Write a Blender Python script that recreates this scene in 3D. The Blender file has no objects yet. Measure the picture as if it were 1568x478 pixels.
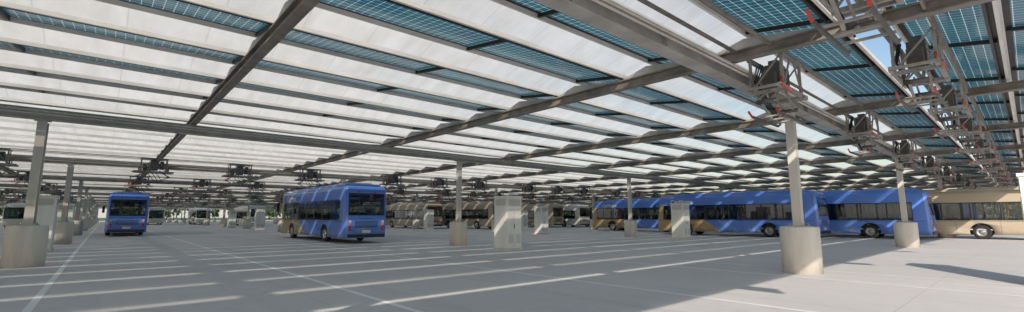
import bpy, bmesh, math, random
from mathutils import Vector, Matrix, Quaternion
random.seed(7)
scene = bpy.context.scene
scene.view_settings.view_transform = 'Standard'
scene.view_settings.look = 'None'
scene.view_settings.exposure = 0
COL = scene.collection

# ------------------------------------------------------------------ materials
def nt(name):
    m = bpy.data.materials.new(name); m.use_nodes = True
    t = m.node_tree
    for n in list(t.nodes): t.nodes.remove(n)
    out = t.nodes.new('ShaderNodeOutputMaterial')
    return m, t, out
def N(t, typ, **kw):
    n = t.nodes.new(typ)
    for k, v in kw.items(): setattr(n, k, v)
    return n
def L(t, a, b): t.links.new(a, b)
def math_(t, op, a, b=None, c=None, clamp=False):
    n = N(t, 'ShaderNodeMath', operation=op); n.use_clamp = clamp
    for i, v in enumerate((a, b, c)):
        if v is None: continue
        if isinstance(v, (int, float)): n.inputs[i].default_value = v
        else: L(t, v, n.inputs[i])
    return n.outputs[0]
def mixc(t, f, a, b, mode='MIX'):
    n = N(t, 'ShaderNodeMix', data_type='RGBA', blend_type=mode)
    if isinstance(f, (int, float)): n.inputs[0].default_value = f
    else: L(t, f, n.inputs[0])
    for idx, v in ((6, a), (7, b)):
        if isinstance(v, (tuple, list)): n.inputs[idx].default_value = (*v[:3], 1)
        else: L(t, v, n.inputs[idx])
    return n.outputs[2]
def noise(t, scale, detail=4, vec=None, rough=.6):
    n = N(t, 'ShaderNodeTexNoise'); n.inputs['Scale'].default_value = scale
    n.inputs['Detail'].default_value = detail; n.inputs['Roughness'].default_value = rough
    if vec is not None: L(t, vec, n.inputs['Vector'])
    return n.outputs[0]
def ramp(t, f, lo, hi):
    n = N(t, 'ShaderNodeMapRange'); n.inputs[1].default_value = lo; n.inputs[2].default_value = hi
    L(t, f, n.inputs[0]); return n.outputs[0]

def simple(name, col, rough=.5, metal=0., var=.25, scale=2., bump=.0, coat=0., spec=.5, streak=False):
    m, t, out = nt(name)
    p = N(t, 'ShaderNodeBsdfPrincipled')
    tc = N(t, 'ShaderNodeTexCoord')
    vec = tc.outputs['Object']
    if streak:
        mp = N(t, 'ShaderNodeMapping'); mp.inputs['Scale'].default_value = (1, 1, .15)
        L(t, vec, mp.inputs['Vector']); vec = mp.outputs[0]
    nf = noise(t, scale, 6, vec)
    f = ramp(t, nf, .3, .75)
    dark = tuple(c * (1 - var) for c in col); lite = tuple(min(1, c * (1 + var * .6)) for c in col)
    L(t, mixc(t, f, dark, lite), p.inputs['Base Color'])
    r = math_(t, 'MULTIPLY_ADD', nf, .25, rough - .12, clamp=True)
    L(t, r, p.inputs['Roughness'])
    p.inputs['Metallic'].default_value = metal
    p.inputs['Coat Weight'].default_value = coat
    p.inputs['Specular IOR Level'].default_value = spec
    if bump > 0:
        b = N(t, 'ShaderNodeBump'); b.inputs['Strength'].default_value = bump; b.inputs['Distance'].default_value = .01
        L(t, noise(t, scale * 12, 5, tc.outputs['Object']), b.inputs['Height']); L(t, b.outputs[0], p.inputs['Normal'])
    L(t, p.outputs[0], out.inputs[0])
    return m

M = {}
M['steel'] = simple('galvanised_steel', (.46, .44, .415), .55, .1, .35, 1.5, .15)
M['fascia'] = simple('roof_trim_sheet', (.78, .76, .72), .6, 0, .2, .8)
M['rafter'] = simple('weathered_steel', (.25, .22, .19), .6, .05, .5, 2.5, .2)
M['post'] = simple('post_paint', (.60, .57, .53), .5, .05, .25, 2, .1, streak=True)
M['black'] = simple('black_metal', (.022, .019, .017), .5, 0, .3, 3)
M['conc'] = simple('cast_concrete', (.70, .655, .60), .85, 0, .22, 3, .4, streak=True)
M['white'] = simple('cabinet_paint', (.80, .79, .77), .45, 0, .12, 1.5, streak=True)
M['grill'] = simple('cabinet_vent', (.45, .46, .47), .6, 0, .2, 5)
M['rubber'] = simple('rubber', (.02, .02, .022), .8, 0, .3, 8)
M['trim'] = simple('black_trim', (.015, .016, .018), .35, 0, .2, 4)
M['hub'] = simple('wheel_hub', (.35, .35, .36), .4, .7, .2, 6)
M['red'] = simple('insulator_red', (.55, .05, .03), .4, 0, .2, 5)
M['orange'] = simple('amber_lens', (.8, .25, .02), .3, 0, .1, 5)
M['redlens'] = simple('red_lens', (.5, .015, .015), .2, 0, .1, 5)
M['plate'] = simple('plate_white', (.75, .75, .72), .4, 0, .1, 5)
M['seat'] = simple('seat_fabric', (.03, .05, .12), .9, 0, .3, 8)
M['rail'] = simple('grab_rail', (.75, .62, .12), .35, 0, .1, 4)
M['inner'] = simple('interior_lining', (.45, .44, .42), .8, 0, .15, 2)
M['panto'] = simple('pantograph_steel', (.36, .34, .32), .5, .1, .4, 5)
M['box'] = simple('drive_unit_paint', (.11, .105, .10), .5, .1, .4, 5)

def livery(name, c1, c2, c3, split):
    m, t, out = nt(name)
    p = N(t, 'ShaderNodeBsdfPrincipled'); tc = N(t, 'ShaderNodeTexCoord')
    s = N(t, 'ShaderNodeSeparateXYZ'); L(t, tc.outputs['Object'], s.inputs[0])
    d = math_(t, 'MULTIPLY_ADD', s.outputs[2], -1.3, s.outputs[1])
    f1 = math_(t, 'GREATER_THAN', d, split)
    low = math_(t, 'LESS_THAN', s.outputs[2], 2.6)
    f = math_(t, 'MULTIPLY', f1, low)
    d2 = math_(t, 'GREATER_THAN', d, split - 1.6)
    d3 = math_(t, 'LESS_THAN', d, split - .9)
    st = math_(t, 'MULTIPLY', math_(t, 'MULTIPLY', d2, d3), low)
    c = mixc(t, st, c1, c3); c = mixc(t, f, c, c2)
    nz = noise(t, 1.3, 5, tc.outputs['Object'])
    dirt = math_(t, 'MULTIPLY', ramp(t, s.outputs[2], 1.1, .3), ramp(t, nz, .3, .8))
    dirt = math_(t, 'MULTIPLY', dirt, .55)
    c = mixc(t, dirt, c, (.16, .14, .12))
    L(t, c, p.inputs['Base Color'])
    L(t, math_(t, 'MULTIPLY_ADD', nz, .2, .25), p.inputs['Roughness'])
    p.inputs['Coat Weight'].default_value = .5; p.inputs['Coat Roughness'].default_value = .08
    L(t, p.outputs[0], out.inputs[0]); return m
M['blue'] = livery('blue_livery', (.085, .215, .68), (.42, .30, .15), (.15, .30, .74), 6.6)
M['tan'] = livery('tan_livery', (.42, .35, .26), (.36, .28, .18), (.28, .23, .18), 8.4)
M['cream'] = livery('pale_livery', (.72, .70, .67), (.66, .62, .55), (.45, .42, .38), 8.4)

def facing(t, power, mul, add):
    lw = N(t, 'ShaderNodeLayerWeight'); lw.inputs[0].default_value = .5
    return math_(t, 'MULTIPLY_ADD', math_(t, 'POWER', lw.outputs['Facing'], power), mul, add, clamp=True)
def glass():
    m, t, out = nt('tinted_glass')
    tr = N(t, 'ShaderNodeBsdfTransparent'); tr.inputs[0].default_value = (.50, .52, .53, 1)
    g = N(t, 'ShaderNodeBsdfGlossy'); g.inputs['Roughness'].default_value = .02
    g.inputs[0].default_value = (.9, .95, 1, 1)
    mx = N(t, 'ShaderNodeMixShader')
    L(t, facing(t, 4, .85, .08), mx.inputs[0])
    L(t, tr.outputs[0], mx.inputs[1]); L(t, g.outputs[0], mx.inputs[2]); L(t, mx.outputs[0], out.inputs[0])
    return m
M['glass'] = glass()

def pv():
    m, t, out = nt('photovoltaic_cells')
    tc = N(t, 'ShaderNodeTexCoord'); s = N(t, 'ShaderNodeSeparateXYZ'); L(t, tc.outputs['Object'], s.inputs[0])
    def tri(o, per):
        f = math_(t, 'FRACT', math_(t, 'DIVIDE', o, per))
        return math_(t, 'ABSOLUTE', math_(t, 'SUBTRACT', f, .5))
    a = tri(s.outputs[0], .168); b = tri(s.outputs[1], .168)
    la = math_(t, 'GREATER_THAN', a, .475); lb = math_(t, 'GREATER_THAN', b, .475)
    dia = math_(t, 'GREATER_THAN', math_(t, 'ADD', a, b), .88)
    line = math_(t, 'MAXIMUM', math_(t, 'MAXIMUM', la, lb), dia)
    bb = tri(s.outputs[0], .056); bus = math_(t, 'MULTIPLY', math_(t, 'GREATER_THAN', bb, .46), .12)
    line = math_(t, 'MAXIMUM', line, bus)
    nz = noise(t, .5, 3, tc.outputs['Object'])
    wn = N(t, 'ShaderNodeTexWhiteNoise', noise_dimensions='2D')
    fl = N(t, 'ShaderNodeVectorMath', operation='FLOOR'); sc = N(t, 'ShaderNodeVectorMath', operation='SCALE')
    sc.inputs['Scale'].default_value = 1 / .168; L(t, tc.outputs['Object'], sc.inputs[0]); L(t, sc.outputs[0], fl.inputs[0])
    L(t, fl.outputs[0], wn.inputs['Vector'])
    cell = mixc(t, wn.outputs[0], (.009, .062, .100), (.015, .095, .140))
    cell = mixc(t, ramp(t, nz, .35, .7), cell, (.022, .120, .160))
    col = mixc(t, line, cell, (.48, .62, .68))
    tl = N(t, 'ShaderNodeBsdfTranslucent'); L(t, col, tl.inputs[0])
    df = N(t, 'ShaderNodeBsdfDiffuse'); L(t, col, df.inputs[0])
    gl = N(t, 'ShaderNodeBsdfGlossy'); gl.inputs['Roughness'].default_value = .12
    m1 = N(t, 'ShaderNodeMixShader'); m1.inputs[0].default_value = .25
    L(t, tl.outputs[0], m1.inputs[1]); L(t, df.outputs[0], m1.inputs[2])
    m2 = N(t, 'ShaderNodeMixShader')
    L(t, facing(t, 5, .9, .02), m2.inputs[0])
    L(t, m1.outputs[0], m2.inputs[1]); L(t, gl.outputs[0], m2.inputs[2])
    L(t, m2.outputs[0], out.inputs[0]); return m
M['pv'] = pv()

def whiteroof():
    m, t, out = nt('translucent_roof_sheet')
    tc = N(t, 'ShaderNodeTexCoord'); s = N(t, 'ShaderNodeSeparateXYZ'); L(t, tc.outputs['Object'], s.inputs[0])
    mp = N(t, 'ShaderNodeMapping'); mp.inputs['Scale'].default_value = (2.5, .6, 1); L(t, tc.outputs['Object'], mp.inputs[0])
    nz = ramp(t, noise(t, 1.2, 6, mp.outputs[0]), .3, .75)
    fx = math_(t, 'ABSOLUTE', math_(t, 'SUBTRACT', math_(t, 'FRACT', math_(t, 'DIVIDE', s.outputs[0], 1.35)), .5))
    seam = math_(t, 'GREATER_THAN', fx, .490)
    col = mixc(t, nz, (.78, .75, .70), (.95, .94, .91))
    col = mixc(t, math_(t, 'MULTIPLY', seam, .25), col, (.3, .29, .28))
    tl = N(t, 'ShaderNodeBsdfTranslucent'); L(t, col, tl.inputs[0])
    df = N(t, 'ShaderNodeBsdfDiffuse'); L(t, col, df.inputs[0])
    tr = N(t, 'ShaderNodeBsdfTransparent'); L(t, col, tr.inputs[0])
    m1 = N(t, 'ShaderNodeMixShader'); m1.inputs[0].default_value = .1
    L(t, tl.outputs[0], m1.inputs[1]); L(t, df.outputs[0], m1.inputs[2])
    m2 = N(t, 'ShaderNodeMixShader')
    mq = N(t, 'ShaderNodeMapping'); mq.inputs['Scale'].default_value = (.35, 1, 1); L(t, tc.outputs['Object'], mq.inputs[0])
    clear = ramp(t, noise(t, .35, 3, mq.outputs[0]), .35, .65)
    L(t, math_(t, 'MULTIPLY_ADD', clear, .45, .3), m2.inputs[0])
    L(t, m1.outputs[0], m2.inputs[1]); L(t, tr.outputs[0], m2.inputs[2])
    L(t, m2.outputs[0], out.inputs[0]); return m
M['wroof'] = whiteroof()

def pavement():
    m, t, out = nt('concrete_pavement')
    p = N(t, 'ShaderNodeBsdfPrincipled'); tc = N(t, 'ShaderNodeTexCoord')
    o = tc.outputs['Object']; s = N(t, 'ShaderNodeSeparateXYZ'); L(t, o, s.inputs[0])
    n1 = ramp(t, noise(t, .12, 6, o), .3, .7); n2 = noise(t, 2.5, 8, o, .7); n3 = noise(t, 60, 3, o)
    c = mixc(t, n1, (.58, .55, .55), (.69, .655, .65))
    c = mixc(t, math_(t, 'MULTIPLY', ramp(t, n2, .5, .8), .3), c, (.38, .365, .37))
    c = mixc(t, math_(t, 'MULTIPLY', n3, .10), c, (.3, .3, .3))
    def joint(ax, per, off):
        f = math_(t, 'FRACT', math_(t, 'DIVIDE', math_(t, 'ADD', ax, off), per))
        return math_(t, 'LESS_THAN', f, .016 / per)
    j = math_(t, 'MAXIMUM', joint(s.outputs[0], 4.7, 100.35), joint(s.outputs[1], 5.4, 101))
    c = mixc(t, math_(t, 'MULTIPLY', j, .4), c, (.25, .24, .23))
    w = math_(t, 'FRACT', math_(t, 'DIVIDE', math_(t, 'ADD', s.outputs[0], 100.0), 2.35))
    w = math_(t, 'ABSOLUTE', math_(t, 'SUBTRACT', w, .5))
    mp = N(t, 'ShaderNodeMapping'); mp.inputs['Scale'].default_value = (1, .07, 1); L(t, o, mp.inputs[0])
    ty = math_(t, 'MULTIPLY', ramp(t, w, .14, .02), ramp(t, noise(t, 1.2, 5, mp.outputs[0]), .45, .75))
    c = mixc(t, math_(t, 'MULTIPLY', ty, .3), c, (.3, .295, .29))
    L(t, c, p.inputs['Base Color']); p.inputs['Roughness'].default_value = .75
    b = N(t, 'ShaderNodeBump'); b.inputs['Strength'].default_value = .25; b.inputs['Distance'].default_value = .01
    L(t, n3, b.inputs['Height']); L(t, b.outputs[0], p.inputs['Normal'])
    L(t, p.outputs[0], out.inputs[0]); return m
M['pave'] = pavement()
M['line'] = simple('road_paint', (.90, .90, .89), .6, 0, .12, 3)
M['grass'] = simple('grass_field', (.07, .11, .035), .9, 0, .4, .05)
M['leaf'] = simple('foliage', (.055, .10, .03), .8, 0, .6, .25)
M['lettering'] = simple('white_lettering', (.8, .8, .8), .5, 0, .05, 5)

# ------------------------------------------------------------------ mesh builder
class MB:
    def __init__(s): s.v = []; s.f = []; s.m = []; s.sm = []; s.mats = []
    def mi(s, k):
        if k not in s.mats: s.mats.append(k)
        return s.mats.index(k)
    def face(s, pts, k, smooth=False):
        b = len(s.v); s.v += [tuple(p) for p in pts]
        s.f.append(tuple(range(b, b + len(pts)))); s.m.append(s.mi(k)); s.sm.append(smooth)
    def box(s, x0, x1, y0, y1, z0, z1, k):
        b = len(s.v)
        s.v += [(x0,y0,z0),(x1,y0,z0),(x1,y1,z0),(x0,y1,z0),(x0,y0,z1),(x1,y0,z1),(x1,y1,z1),(x0,y1,z1)]
        for q in ((0,3,2,1),(4,5,6,7),(0,1,5,4),(1,2,6,5),(2,3,7,6),(3,0,4,7)):
            s.f.append(tuple(b + i for i in q)); s.m.append(s.mi(k)); s.sm.append(False)
    def bar(s, p0, p1, w, h, k):
        p0 = Vector(p0); p1 = Vector(p1); d = (p1 - p0).normalized()
        up = Vector((0, 0, 1)) if abs(d.z) < .95 else Vector((0, 1, 0))
        r = d.cross(up).normalized(); u = r.cross(d).normalized()
        b = len(s.v)
        for p in (p0, p1):
            for a, c in ((-1, -1), (1, -1), (1, 1), (-1, 1)):
                s.v.append(tuple(p + r * a * w / 2 + u * c * h / 2))
        for q in ((0,1,2,3),(7,6,5,4),(0,4,5,1),(1,5,6,2),(2,6,7,3),(3,7,4,0)):
            s.f.append(tuple(b + i for i in q)); s.m.append(s.mi(k)); s.sm.append(False)
    def lathe(s, o, ax, prof, n, k, kf=None):
        o = Vector(o); ax = Vector(ax).normalized()
        up = Vector((0, 0, 1)) if abs(ax.z) < .9 else Vector((1, 0, 0))
        r = ax.cross(up).normalized(); u = r.cross(ax)
        b = len(s.v)
        for (a, rad) in prof:
            for i in range(n):
                t = 2 * math.pi * i / n
                s.v.append(tuple(o + ax * a + (r * math.cos(t) + u * math.sin(t)) * rad))
        for j in range(len(prof) - 1):
            kk = kf[j] if kf else k
            for i in range(n):
                i2 = (i + 1) % n
                s.f.append((b + j*n + i, b + j*n + i2, b + (j+1)*n + i2, b + (j+1)*n + i)); s.m.append(s.mi(kk)); s.sm.append(True)
        s.f.append(tuple(b + i for i in range(n))[::-1]); s.m.append(s.mi(kf[0] if kf else k)); s.sm.append(False)
        e = b + (len(prof) - 1) * n
        s.f.append(tuple(e + i for i in range(n))); s.m.append(s.mi(kf[-1] if kf else k)); s.sm.append(False)
    def cyl(s, p0, p1, r, k, n=10):
        p0 = Vector(p0); p1 = Vector(p1); s.lathe(p0, p1 - p0, [(0, r), ((p1 - p0).length, r)], n, k)
    def mesh(s, name, recalc=True):
        me = bpy.data.meshes.new(name); me.from_pydata(s.v, [], s.f)
        for k in s.mats: me.materials.append(M[k])
        me.polygons.foreach_set('material_index', s.m); me.polygons.foreach_set('use_smooth', s.sm)
        if recalc:
            bm = bmesh.new(); bm.from_mesh(me); bmesh.ops.recalc_face_normals(bm, faces=bm.faces); bm.to_mesh(me); bm.free()
        me.update(); return me
def obj(name, me, loc=(0, 0, 0), rz=0, parent=None, bevel=0):
    o = bpy.data.objects.new(name, me); COL.objects.link(o); o.location = loc; o.rotation_euler = (0, 0, rz)
    if parent: o.parent = parent
    if bevel:
        b = o.modifiers.new('bevel', 'BEVEL'); b.width = bevel; b.segments = 2; b.limit_method = 'ANGLE'
    return o
def empty(name, loc=(0, 0, 0), rz=0):
    e = bpy.data.objects.new(name, None); COL.objects.link(e); e.location = loc; e.rotation_euler = (0, 0, rz)
    e.empty_display_size = .3; return e

# ------------------------------------------------------------------ ground
b = MB(); b.face([(-2500,-2500,-.02),(2500,-2500,-.02),(2500,2500,-.02),(-2500,2500,-.02)], 'grass'); obj('grass_field_ground', b.mesh('ground', False))
b = MB(); b.face([(-70,-60,0),(260,-60,0),(260,260,0),(-70,260,0)], 'pave'); obj('depot_pavement', b.mesh('pavement', False))
b = MB()
for k in range(-3, 14):
    for dx in (0, 4.7, 9.4, 14.1):
        x = -.8 + 16.2 * k + dx
        b.face([(x-.06,-30,.004),(x+.06,-30,.004),(x+.06,215,.004),(x-.06,215,.004)], 'line')
obj('lane_marking', b.mesh('lane_marking', False))

# ------------------------------------------------------------------ canopy
X0, X1, Y1 = -38.3, 196.6, 222
PER = 2.45; PVW = 1.68; ZL, ZH = 5.38, 5.61
canopy = empty('solar_canopy')
pvb, wb, pb, rb, mbm = MB(), MB(), MB(), MB(), MB()
BW = .14
def row(y0, w=PVW, zl=ZL, zh=ZH, white=True):
    ye = y0 + w; sl = (zh - zl) / w
    def zz(y): return zl + (y - y0) * sl
    x = X0
    while x < X1 - .1:
        xe = x + 4.05
        pvb.face([(x+.03,y0+BW,zz(y0+BW)),(xe-.03,y0+BW,zz(y0+BW)),(xe-.03,ye-BW,zz(ye-BW)),(x+.03,ye-BW,zz(ye-BW))], 'pv')
        if x < 90 and y0 < 90:
            pb.bar((xe, y0+.05, zl-.04), (xe, ye-.05, zh-.04), .06, .09, 'black')
        x = xe
    pb.face([(X0,y0+.03,zz(y0+.03)),(X1,y0+.03,zz(y0+.03)),(X1,y0+BW,zz(y0+BW)),(X0,y0+BW,zz(y0+BW))], 'black')
    pb.face([(X0,ye-BW,zz(ye-BW)),(X1,ye-BW,zz(ye-BW)),(X1,ye-.03,zz(ye-.03)),(X0,ye-.03,zz(ye-.03))], 'black')
    pb.box(X0, X1, y0+.12, y0+.17, zz(y0+.12)-.09, zz(y0+.12)-.006, 'black')
    pb.box(X0, X1, y0-.03, y0+.03, zl-.10, zl-.006, 'fascia')
    pb.box(X0, X1, ye-.03, ye+.02, zh-.09, zh-.006, 'fascia')
    if white:
        wb.face([(X0,ye+.025,zh),(X1,ye+.025,zh),(X1,y0+PER-.035,zl),(X0,y0+PER-.035,zl)], 'wroof')
y = 2.15
while y < Y1: row(y); y += PER
row(.05, 1.48, 5.38, 5.60, False)
row(-1.45, 1.45, 5.38, 5.60, False)
obj('solar_panels', pvb.mesh('solar_panels', False), parent=canopy)
obj('roof_sheets', wb.mesh('roof_sheets', False), parent=canopy)
obj('purlins', pb.mesh('purlins'), parent=canopy)
x = 2.2 - 8.1 * 5
while x < X1:
    rb.box(x-.10, x+.10, -2, Y1, 5.165, 5.195, 'rafter'); rb.box(x-.10, x+.10, -2, Y1, 4.955, 4.985, 'rafter')
    rb.box(x-.02, x+.02, -2, Y1, 4.985, 5.165, 'rafter')
    if x < 80:
        y = 2.15
        while y < 90:
            rb.face([(x-.06,y,5.197),(x-.06,y+PVW,5.197),(x-.06,y+PVW,5.42),(x-.06,y,5.2)], 'steel')
            rb.face([(x-.06,y+PVW,5.197),(x-.06,y+PER,5.197),(x-.06,y+PER,5.2),(x-.06,y+PVW,5.42)], 'steel')
            y += PER
    x += 8.1
obj('rafters', rb.mesh('rafters'), parent=canopy)
for j in range(14):
    y = 4.3 + 16.4 * j
    mbm.box(X0, X1, y-.15, y+.15, 4.60, 4.63, 'steel'); mbm.box(X0, X1, y-.15, y+.15, 4.92, 4.95, 'steel')
    mbm.box(X0, X1, y-.03, y+.03, 4.63, 4.92, 'steel')
    x = X0
    while x < 100 and j < 5:
        mbm.box(x-.01, x+.01, y-.13, y+.13, 4.63, 4.92, 'steel'); x += 2.7
    for dz, r in ((.04, .035), (-.05, .025)):
        mbm.cyl((X0, y-.26, 4.80+dz), (X1, y-.26, 4.80+dz), r, 'post', 8)
obj('main_beams', mbm.mesh('main_beams'), parent=canopy)

# columns
b = MB()
b.lathe((0,0,0), (0,0,1), [(0,.48),(1.21,.48),(1.24,.465),(1.25,.44)], 32, 'conc')
colbase = b.mesh('column_base')
b = MB(); b.box(-.11,.11,-.11,.11,1.27,4.57,'post'); b.box(-.24,.24,-.24,.24,1.25,1.275,'steel'); b.box(-.2,.2,-.2,.2,4.57,4.598,'steel')
for sx in (-.18,.18):
    for sy in (-.18,.18): b.cyl((sx,sy,1.275),(sx,sy,1.33),.02,'steel',6)
b.cyl((.14,0,1.3),(.14,0,4.5),.022,'post',8)
colpost = b.mesh('column_post')
for i in range(-2, 12):
    for j in range(0, 13):
        e = empty('canopy_column', (-1.75 + 16.2 * i, 4.3 + 16.4 * j, 0))
        obj('concrete_base', colbase, parent=e); obj('steel_post', colpost, parent=e)

# ------------------------------------------------------------------ charger cabinet
b = MB()
C = .45
b.box(-C-.04,C+.04,-C-.04,C+.04,0,.12,'conc'); b.box(-C,C,-C,C,.12,2.40,'white'); b.box(-C-.03,C+.03,-C-.03,C+.03,2.404,2.48,'white')
for sgn in (-1, 1):
    yy = sgn * C
    for xx in (-.215, .215):
        y0, y1 = sorted((yy, yy + sgn * .018)); b.box(xx-.205, xx+.205, y0, y1, .2, 1.95, 'white')
        for q in range(8):
            a, c = sorted((yy + sgn*.02, yy + sgn*.032)); b.box(xx-.15, xx+.15, a, c, .35+q*.05, .37+q*.05, 'grill')
    for q in range(6):
        a, c = sorted((yy+sgn*.003, yy + sgn*.02)); b.box(-.35, .35, a, c, 2.05+q*.05, 2.075+q*.05, 'grill')
        a, c = sorted((sgn*(C+.003), sgn*(C+.02))); b.box(a, c, -.35, .35, 2.05+q*.05, 2.075+q*.05, 'grill')
    a, c = sorted((sgn*C, sgn*(C+.015))); b.box(a, c, -.4, .4, .2, 1.95, 'white')
b.box(-.03,-.012,-C-.05,-C-.02,1.0,1.2,'trim')
cab = b.mesh('charger_cabinet')
def cabinet(x, y): obj('charger_cabinet', cab, (x, y, 0), bevel=.012)
for x, y in ((15.65,-.35),(14.1,16.2),(30.4,16.4),(-2.1,29.4),(29.6,29.4),(-2.1,45.5),(-2.1,62),(14.1,62),(-2.1,78),(30.4,50),(46.6,32.6),(46.6,50),(-18,29.4),(-18,45.5),(14.1,78),(30.4,70),(62.8,40),(62.8,60)):
    cabinet(x, y)

# ------------------------------------------------------------------ overhead pantograph charger
b = MB()
for sx in (-.55, .55):
    for sy in (-.3, .3):
        b.bar((sx, sy, .0), (sx, sy, -.75), .05, .05, 'panto')
    b.bar((sx, -.35, -.75), (sx, .35, -.75), .07, .07, 'panto')
    b.bar((sx, -.3, 0), (sx, .3, -.7), .03, .03, 'panto')
for sy in (-.32, .32):
    b.bar((-.85, sy, -.72), (.85, sy, -.72), .06, .09, 'panto')
    b.bar((-.6, sy, -.02), (.6, sy, -.02), .06, .06, 'panto')
    b.bar((-.55, sy, -.68), (-.1, sy, -.03), .03, .03, 'panto'); b.bar((.55, sy, -.68), (.1, sy, -.03), .03, .03, 'panto')
b.bar((-.85,-.32,-.72), (-.85,.32,-.72), .05, .05, 'panto'); b.bar((.85,-.32,-.72), (.85,.32,-.72), .05, .05, 'panto')
b.box(-.17, .17, -.14, .14, -.62, -.08, 'box'); b.box(.26, .42, -.14, .14, -.55, -.12, 'box'); b.box(-.46,-.3,-.12,.12,-.66,-.3,'box')
b.box(-.12, .12, -.09, .09, -.07, .02, 'box')
for q in range(5): b.box(-.18, .18, -.154, -.142, -.55+q*.1, -.51+q*.1, 'panto')
for sx in (-.7, .7):
    b.bar((sx*.35, -.1, -.62), (sx*.95, -.1, -.98), .045, .045, 'panto')
    b.bar((sx*.95, .1, -.98), (sx*.2, .1, -1.25), .04, .04, 'panto')
    b.bar((sx*.35, .12, -.70), (sx*1.05, .12, -.93), .03, .03, 'panto')
    b.cyl((sx*.95,-.18,-.98),(sx*.95,.18,-.98),.045,'box',8)
    b.cyl((sx*.9,-.3,-.70),(sx*.9,-.3,-.5),.022,'red',8); b.cyl((sx*.9,.3,-.70),(sx*.9,.3,-.5),.022,'panto',8)
for sy in (-.26, .26):
    b.bar((-.75, sy, -1.28), (.75, sy, -1.28), .035, .05, 'box')
    b.bar((-.75, sy, -1.28), (-.92, sy, -1.20), .03, .035, 'red'); b.bar((.75, sy, -1.28), (.92, sy, -1.20), .03, .035, 'box')
for sx in (-.4, 0, .4): b.bar((sx, -.3, -1.25), (sx, .3, -1.25), .04, .03, 'panto')
b.bar((-.95,-.4,-.76), (-.35,-.4,-.80), .03, .03, 'red')
for q in range(3):
    pts = [Vector((-.1+q*.12, .25, 0)), Vector((-.35+q*.1,.3,-.45)), Vector((-.15+q*.2,.2,-.9)), Vector((.1+q*.15,.1,-1.2))]
    for a, c in zip(pts, pts[1:]): b.cyl(a, c, .016, 'black', 6)
panto = b.mesh('pantograph_charger')
def pantograph(x, y, z=4.58, s=1.):
    o = obj('pantograph_charger', panto, (x, y, z)); o.scale = (s, s, s)
for x in (11.5, 19.9, 28.2, 36.4, 44.5, 52.6, 60.7, 68.8, 77): pantograph(x, 3.65, 5.12, 1.08)
for x in (6.8, 12.1, 17.3, 22.6, 28.2, 33.6, 39.0, 44.4, 50, 56, 62): pantograph(x, 1.2, 5.12, 1.05)
lanes = [1.75 + 16.2*k + d for k in range(-1, 8) for d in (0, 4.7, 9.4)]
for yy in (36.1, 52.5, 68.9, 85.3, 101.7, 118.1, 134.5):
    for x in lanes: pantograph(x + .3, yy, 5.12, 1.15)
b = MB()
for yy in (.85, 1.55):
    b.box(X0, X1, yy-.04, yy+.04, 5.125, 5.16, 'rafter')
    b.box(X0, X1, yy-.02, yy+.02, 5.02, 5.125, 'rafter')
for yy in (3.3, 4.0) + tuple(q + d for q in (36.1, 52.5, 68.9, 85.3, 101.7, 118.1, 134.5) for d in (-.35, .35)):
    b.box(X0, X1, yy-.04, yy+.04, 5.125, 5.16, 'rafter')
obj('charger_support_rails', b.mesh('rails'), parent=canopy)

# ------------------------------------------------------------------ bus
def lattice_box(xs, ys, zs, r):
    bm = bmesh.new(); vs = {}
    nx, ny, nz = len(xs)-1, len(ys)-1, len(zs)-1
    def V(i, j, k):
        if (i,j,k) not in vs:
            p = Vector((xs[i], ys[j], zs[k]))
            q = Vector((min(max(p.x, xs[0]+r), xs[-1]-r), min(max(p.y, ys[0]+r), ys[-1]-r), min(p.z, zs[-1]-r)))
            d = p - q
            if d.length > 1e-6: p = q + d.normalized() * r
            vs[(i,j,k)] = bm.verts.new(p)
        return vs[(i,j,k)]
    tag = {}
    def F(a, key):
        f = bm.faces.new(a); f.smooth = True; tag[f] = key
    for i in range(nx):
        for k in range(nz):
            F((V(i,0,k),V(i+1,0,k),V(i+1,0,k+1),V(i,0,k+1)), ('rear', i, k)); F((V(i+1,ny,k),V(i,ny,k),V(i,ny,k+1),V(i+1,ny,k+1)), ('front', i, k))
    for j in range(ny):
        for k in range(nz):
            F((V(0,j+1,k),V(0,j,k),V(0,j,k+1),V(0,j+1,k+1)), ('L', j, k)); F((V(nx,j,k),V(nx,j+1,k),V(nx,j+1,k+1),V(nx,j,k+1)), ('R', j, k))
    for i in range(nx):
        for j in range(ny):
            F((V(i,j,nz),V(i+1,j,nz),V(i+1,j+1,nz),V(i,j+1,nz)), ('top', i, j)); F((V(i,j+1,0),V(i+1,j+1,0),V(i+1,j,0),V(i,j,0)), ('bot', i, j))
    return bm, tag
W = 1.275; R_ = .22
def sym(l): return [-a for a in reversed(l)] + [0] + l
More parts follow.
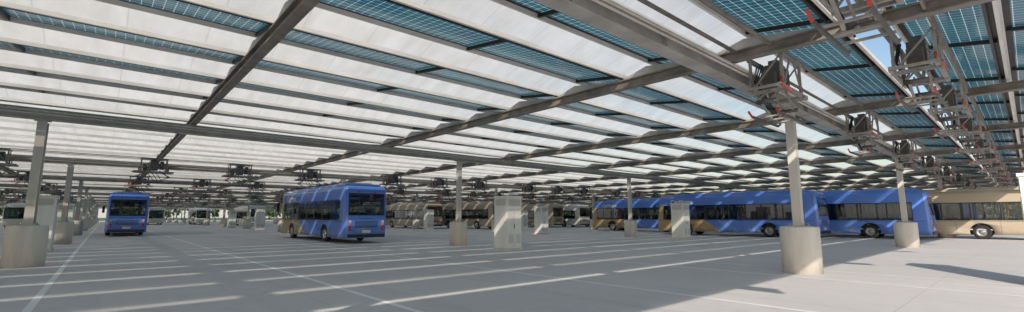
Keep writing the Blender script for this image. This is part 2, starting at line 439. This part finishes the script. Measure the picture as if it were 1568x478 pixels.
def make_body(paint):
    xs = sym([.5, W-R_, W-.165, W-.085, W])
    ys = [0,.085,.165,.22,.9,2.3,3.8,5.3,6.8,8.3,9.8,11.2,12.2,12.58,12.635,12.715,12.8]
    zs = [.32,.6,.9,1.3,1.62,2.55,2.92,3.13,3.185,3.265,3.35]
    bm, tag = lattice_box(xs, ys, zs, R_)
    bmesh.ops.recalc_face_normals(bm, faces=bm.faces)
    groups = {}
    for f, key in tag.items():
        side, a, k = key
        f.material_index = 0
        if side in 'LR' and len(side) == 1 and 4 <= a <= 11 and 3 <= k <= 4: groups.setdefault((side, a), []).append(f)
        if side == 'rear' and 2 <= a <= 7 and 4 <= k <= 5: groups.setdefault('rear', []).append(f)
        if side == 'front' and 1 <= a <= 8 and 3 <= k <= 5: groups.setdefault('front', []).append(f)
        if side == 'bot': f.material_index = 2
    for key, fs in groups.items():
        res = bmesh.ops.inset_region(bm, faces=fs, thickness=.045, depth=-.012, use_even_offset=True, use_boundary=True)
        for f in res['faces']: f.material_index = 2; f.smooth = False
        for f in fs: f.material_index = 1; f.smooth = False
    for v in bm.verts:
        if v.co.y < 1: v.co.y += max(0, v.co.z - 1.5) * .07 * (1 - v.co.y)
        if v.co.y > 11.8: v.co.y -= max(0, v.co.z - 1.0) * .13 * (v.co.y - 11.8)
    me = bpy.data.meshes.new('tmp'); bm.to_mesh(me); bm.free()
    for k in (paint, 'glass', 'trim'): me.materials.append(M[k])
    o = obj('tmp', me)
    cb = MB()
    for yw in (3.35, 10.0):
        for s in (-1, 1): cb.lathe((s*.86, yw, .5), (s, 0, 0), [(0,.60),(.6,.60)], 36, 'trim')
    c = obj('cut', cb.mesh('cut'))
    md = o.modifiers.new('b', 'BOOLEAN'); md.operation = 'DIFFERENCE'; md.object = c; md.solver = 'EXACT'
    try: md.material_mode = 'TRANSFER'
    except Exception: pass
    bpy.context.view_layer.update()
    dg = bpy.context.evaluated_depsgraph_get()
    res = bpy.data.meshes.new_from_object(o.evaluated_get(dg)); res.name = 'bus_body'
    bpy.data.objects.remove(o); bpy.data.objects.remove(c)
    return res
bodies = {k: make_body(k) for k in ('blue', 'tan', 'cream')}
def make_fairing(paint):
    r = .14; w = 1.12
    xs = sym([.5, w-r, w-.1, w-.04, w]); ys = [.45,.49,.54,.59,3,6,9,11.05,11.1,11.15,11.19]; zs = [3.2,3.38,3.42,3.47,3.52]
    bm, tag = lattice_box(xs, ys, zs, r); bmesh.ops.recalc_face_normals(bm, faces=bm.faces)
    for v in bm.verts:
        if v.co.y > 10.5: v.co.y -= (v.co.z-3.2)*1.2
        if v.co.y < 1: v.co.y += (v.co.z-3.2)*.5
    me = bpy.data.meshes.new('roof_fairing'); bm.to_mesh(me); bm.free(); me.materials.append(M[paint]); return me
fair = {k: make_fairing(k) for k in bodies}
b = MB()
for yw in (3.35, 10.0):
    for s in (-1, 1):
        b.lathe((s*.93, yw, .49), (s,0,0), [(0,.40),(.02,.46),(.06,.49),(.24,.49),(.285,.46),(.30,.40),(.30,.30),(.26,.285),(.22,.27),(.20,.12),(.26,.11),(.28,.07)], 32, 'rubber',
                kf=['rubber']*6 + ['hub']*5 )
        for q in range(8):
            t = q*math.pi/4; cy, cz = yw+.19*math.cos(t), .49+.19*math.sin(t)
            b.cyl((s*1.13,cy,cz),(s*1.17,cy,cz),.018,'hub',6)
wheels = b.mesh('wheels')
b = MB()
def rearbox(x0,x1,z0,z1,d,k): b.box(x0,x1,-d,.04,z0,z1,k)
rearbox(-1.12,1.12,.36,.52,.05,'trim')
rearbox(-.25,.25,.60,.76,.012,'plate')
for q in range(7): rearbox(-.7,.7,.92+q*.06,.945+q*.06,.014,'trim')
for s in (-1,1):
    for z0, k in ((.72,'redlens'),(.88,'redlens'),(1.04,'orange'),(1.2,'plate')):
        a, c = sorted((s*.93, s*1.07)); rearbox(a,c,z0,z0+.13,.016,k)
    a, c = sorted((s*.55, s*.42)); b.box(a,c,.06,.14,2.98,3.03,'redlens')
    a, c = sorted((s*.75, s*1.05)); b.box(a,c,12.76,12.815,.75,.95,'plate')
    for yy in (1.2,2.4,4.6,6.1,7.6,8.8,11.3):
        a, c = sorted((s*W, s*(W+.004))); b.box(a,c,yy,yy+.012,.36,1.22,'trim')
    a, c = sorted((s*W, s*(W+.006))); b.box(a,c,.3,12.5,1.235,1.26,'trim')
    for yy in (1.9,5.5,7.8): 
        a, c = sorted((s*W, s*(W+.012))); b.box(a,c,yy,yy+.08,.62,.66,'orange')
    b.bar((s*1.15,12.6,2.75),(s*1.5,12.85,2.6),.04,.04,'trim'); b.box(*sorted((s*1.42,s*1.62)),12.82,12.92,1.95,2.6,'trim')
b.box(-.8,.8,12.45,12.60,2.66,2.9,'trim')
b.box(-.35,.35,-.006,.04,1.42,1.435,'trim')
b.box(-.28,-.02,-.01,.04,.82,.87,'orange')
details = b.mesh('body_details')
b = MB()
b.box(-1.2,1.2,.3,12.4,.62,.70,'inner'); b.box(-1.2,1.2,.25,1.6,.70,1.35,'inner')
for yy in (1.75,2.55,3.35,4.15,4.95,5.75,7.4,8.2,9.0):
    for xx in (-.98,-.55,.55,.98):
        b.box(xx-.2,xx+.2,yy,yy+.42,1.02,1.10,'seat'); b.bar((xx,yy-.02,1.08),(xx,yy-.14,1.78),.38,.06,'seat')
        b.box(xx-.05,xx+.05,yy+.1,yy+.2,.70,1.02,'inner')
b.box(-1.0,-.45,11.2,11.7,1.0,1.12,'seat'); b.box(-1.0,-.45,11.08,11.2,1.0,1.95,'seat'); b.box(-1.2,-.2,10.9,10.94,.7,2.3,'trim')
for yy in (2.0,4.4,6.7,8.6,10.3):
    for xx in (-.35,.35): b.cyl((xx,yy,.7),(xx,yy,3.1),.02,'rail',6)
for xx in (-.35,.35): b.cyl((xx,1.5,2.75),(xx,10.5,2.75),.018,'rail',6)
interior = b.mesh('interior')
b = MB()
for y0, y1, z1 in ((1.2,3.4,3.60),(4.2,6.2,3.57),(7.2,9.4,3.60)): b.box(-.8,.8,y0,y1,3.50,z1,'inner')
roofk = b.mesh('roof_units')
tcu = bpy.data.curves.new('lettering', 'FONT'); tcu.body = 'CapMetro'; tcu.size = .50; tcu.extrude = .003; tcu.offset = .008; tcu.materials.append(M['lettering'])
def bus(x, y, k='blue', flip=False, text=None):
    e = empty('city_bus', (x, y + (12.8 if flip else 0), 0), math.pi if flip else 0)
    obj('body', bodies[k], parent=e); obj('roof_fairing', fair[k], parent=e); obj('wheels', wheels, parent=e)
    obj('lights_and_trim', details, parent=e); obj('interior', interior, parent=e); obj('roof_units', roofk, parent=e, bevel=.02)
    if k == 'blue':
        t = obj('lettering', tcu, parent=e); t.location = (-W-.008, 11.4, 2.68); t.rotation_euler = (math.pi/2, 0, -math.pi/2)
    return e
bus(1.4, 48, 'blue'); bus(11.6, 26.0, 'blue')
bus(39.3, 10.0, 'blue'); bus(43.1, 4.5, 'blue'); bus(46.9, -1.0, 'tan'); bus(45, 22, 'blue')
bus(37.9, 45, 'tan'); bus(33.2, 53, 'tan'); bus(55.3, 45.5, 'cream'); bus(51, 47, 'tan'); bus(60, 38, 'tan')
bus(7.9, 118, 'cream', True); bus(15.4, 114, 'cream', True); bus(19.7, 88, 'cream'); bus(42.5, 80, 'cream'); bus(38, 84, 'tan')
bus(-9.5, 96, 'cream', True); bus(26.5, 122, 'cream', True); bus(50, 12, 'tan'); bus(57, 3, 'blue'); bus(65, 18, 'tan')
bus(62, 60, 'tan'); bus(70, 45, 'cream')

# ------------------------------------------------------------------ distant trees
b = MB()
for i in range(420):
    ang = random.uniform(-.35, 2.0); d = random.uniform(330, 420)
    cx, cy = 40 + d*math.sin(ang), 20 + d*math.cos(ang); h = random.uniform(6, 13)
    b.cyl((cx,cy,0),(cx,cy,h*.5),.25,'rubber',5)
    for q in range(55):
        a = random.uniform(0, 6.28); rr = h*.42*math.sqrt(random.random()); z = h*.3 + random.random()*h*.7
        rr *= (1 - .7*abs(z/h-.6))
        p = Vector((cx+rr*math.cos(a), cy+rr*math.sin(a), z)); s = random.uniform(.5, 1.3)
        q1 = Vector((random.uniform(-1,1),random.uniform(-1,1),random.uniform(-1,1))).normalized()*s
        q2 = q1.cross(Vector((random.uniform(-1,1),random.uniform(-1,1),random.uniform(-1,1)))).normalized()*s
        b.face([p-q1,p+q2,p+q1,p-q2], 'leaf')
obj('distant_trees', b.mesh('distant_trees'))

# ------------------------------------------------------------------ light
EL = math.radians(27); hx, hy = -.83, -.557
S = Vector((hx*math.cos(EL), hy*math.cos(EL), math.sin(EL)))
sd = bpy.data.lights.new('sun', 'SUN'); sd.energy = 5; sd.angle = math.radians(.6); sd.color = (1, .91, .79)
so = bpy.data.objects.new('sun', sd); COL.objects.link(so); so.rotation_euler = S.to_track_quat('Z', 'Y').to_euler(); so.location = (0,0,30)
w = bpy.data.worlds.new('World'); scene.world = w; w.use_nodes = True
t = w.node_tree; bg = t.nodes['Background']
sky = t.nodes.new('ShaderNodeTexSky'); sky.sky_type = 'NISHITA'; sky.sun_disc = False
sky.sun_elevation = EL; sky.sun_rotation = math.atan2(hx, hy); sky.dust_density = 1.0; sky.air_density = 1.2; sky.ozone_density = 1.5
tc = N(t, 'ShaderNodeTexCoord'); dt = N(t, 'ShaderNodeVectorMath', operation='DOT_PRODUCT')
L(t, tc.outputs['Generated'], dt.inputs[0]); dt.inputs[1].default_value = Vector((-.35, .9, .25)).normalized()
mp = N(t, 'ShaderNodeMapping'); mp.inputs['Scale'].default_value = (1, 1, 2.5); L(t, tc.outputs['Generated'], mp.inputs[0])
cl = ramp(t, noise(t, 2.2, 6, mp.outputs[0]), .25, .6)
fac = math_(t, 'MULTIPLY', ramp(t, dt.outputs['Value'], -.05, .5), math_(t, 'MULTIPLY_ADD', cl, .35, .55))
col = mixc(t, fac, sky.outputs[0], (5.4, 5.25, 5.2))  # pale cloud bank added to the northern sky, brightens roof sheets and ambient
L(t, col, bg.inputs[0]); bg.inputs[1].default_value = .15

# ------------------------------------------------------------------ camera
cd = bpy.data.cameras.new('camera'); cam = bpy.data.objects.new('camera', cd); COL.objects.link(cam)
cd.sensor_width = 36; cd.lens = 16.03; cd.clip_start = .05; cd.clip_end = 6000
yaw = math.radians(41.55); pitch = math.radians(7.67)
f = Vector((math.sin(yaw)*math.cos(pitch), math.cos(yaw)*math.cos(pitch), math.sin(pitch)))
cam.location = (0, 0, 1.5); cam.rotation_euler = f.to_track_quat('-Z', 'Y').to_euler()
scene.camera = cam
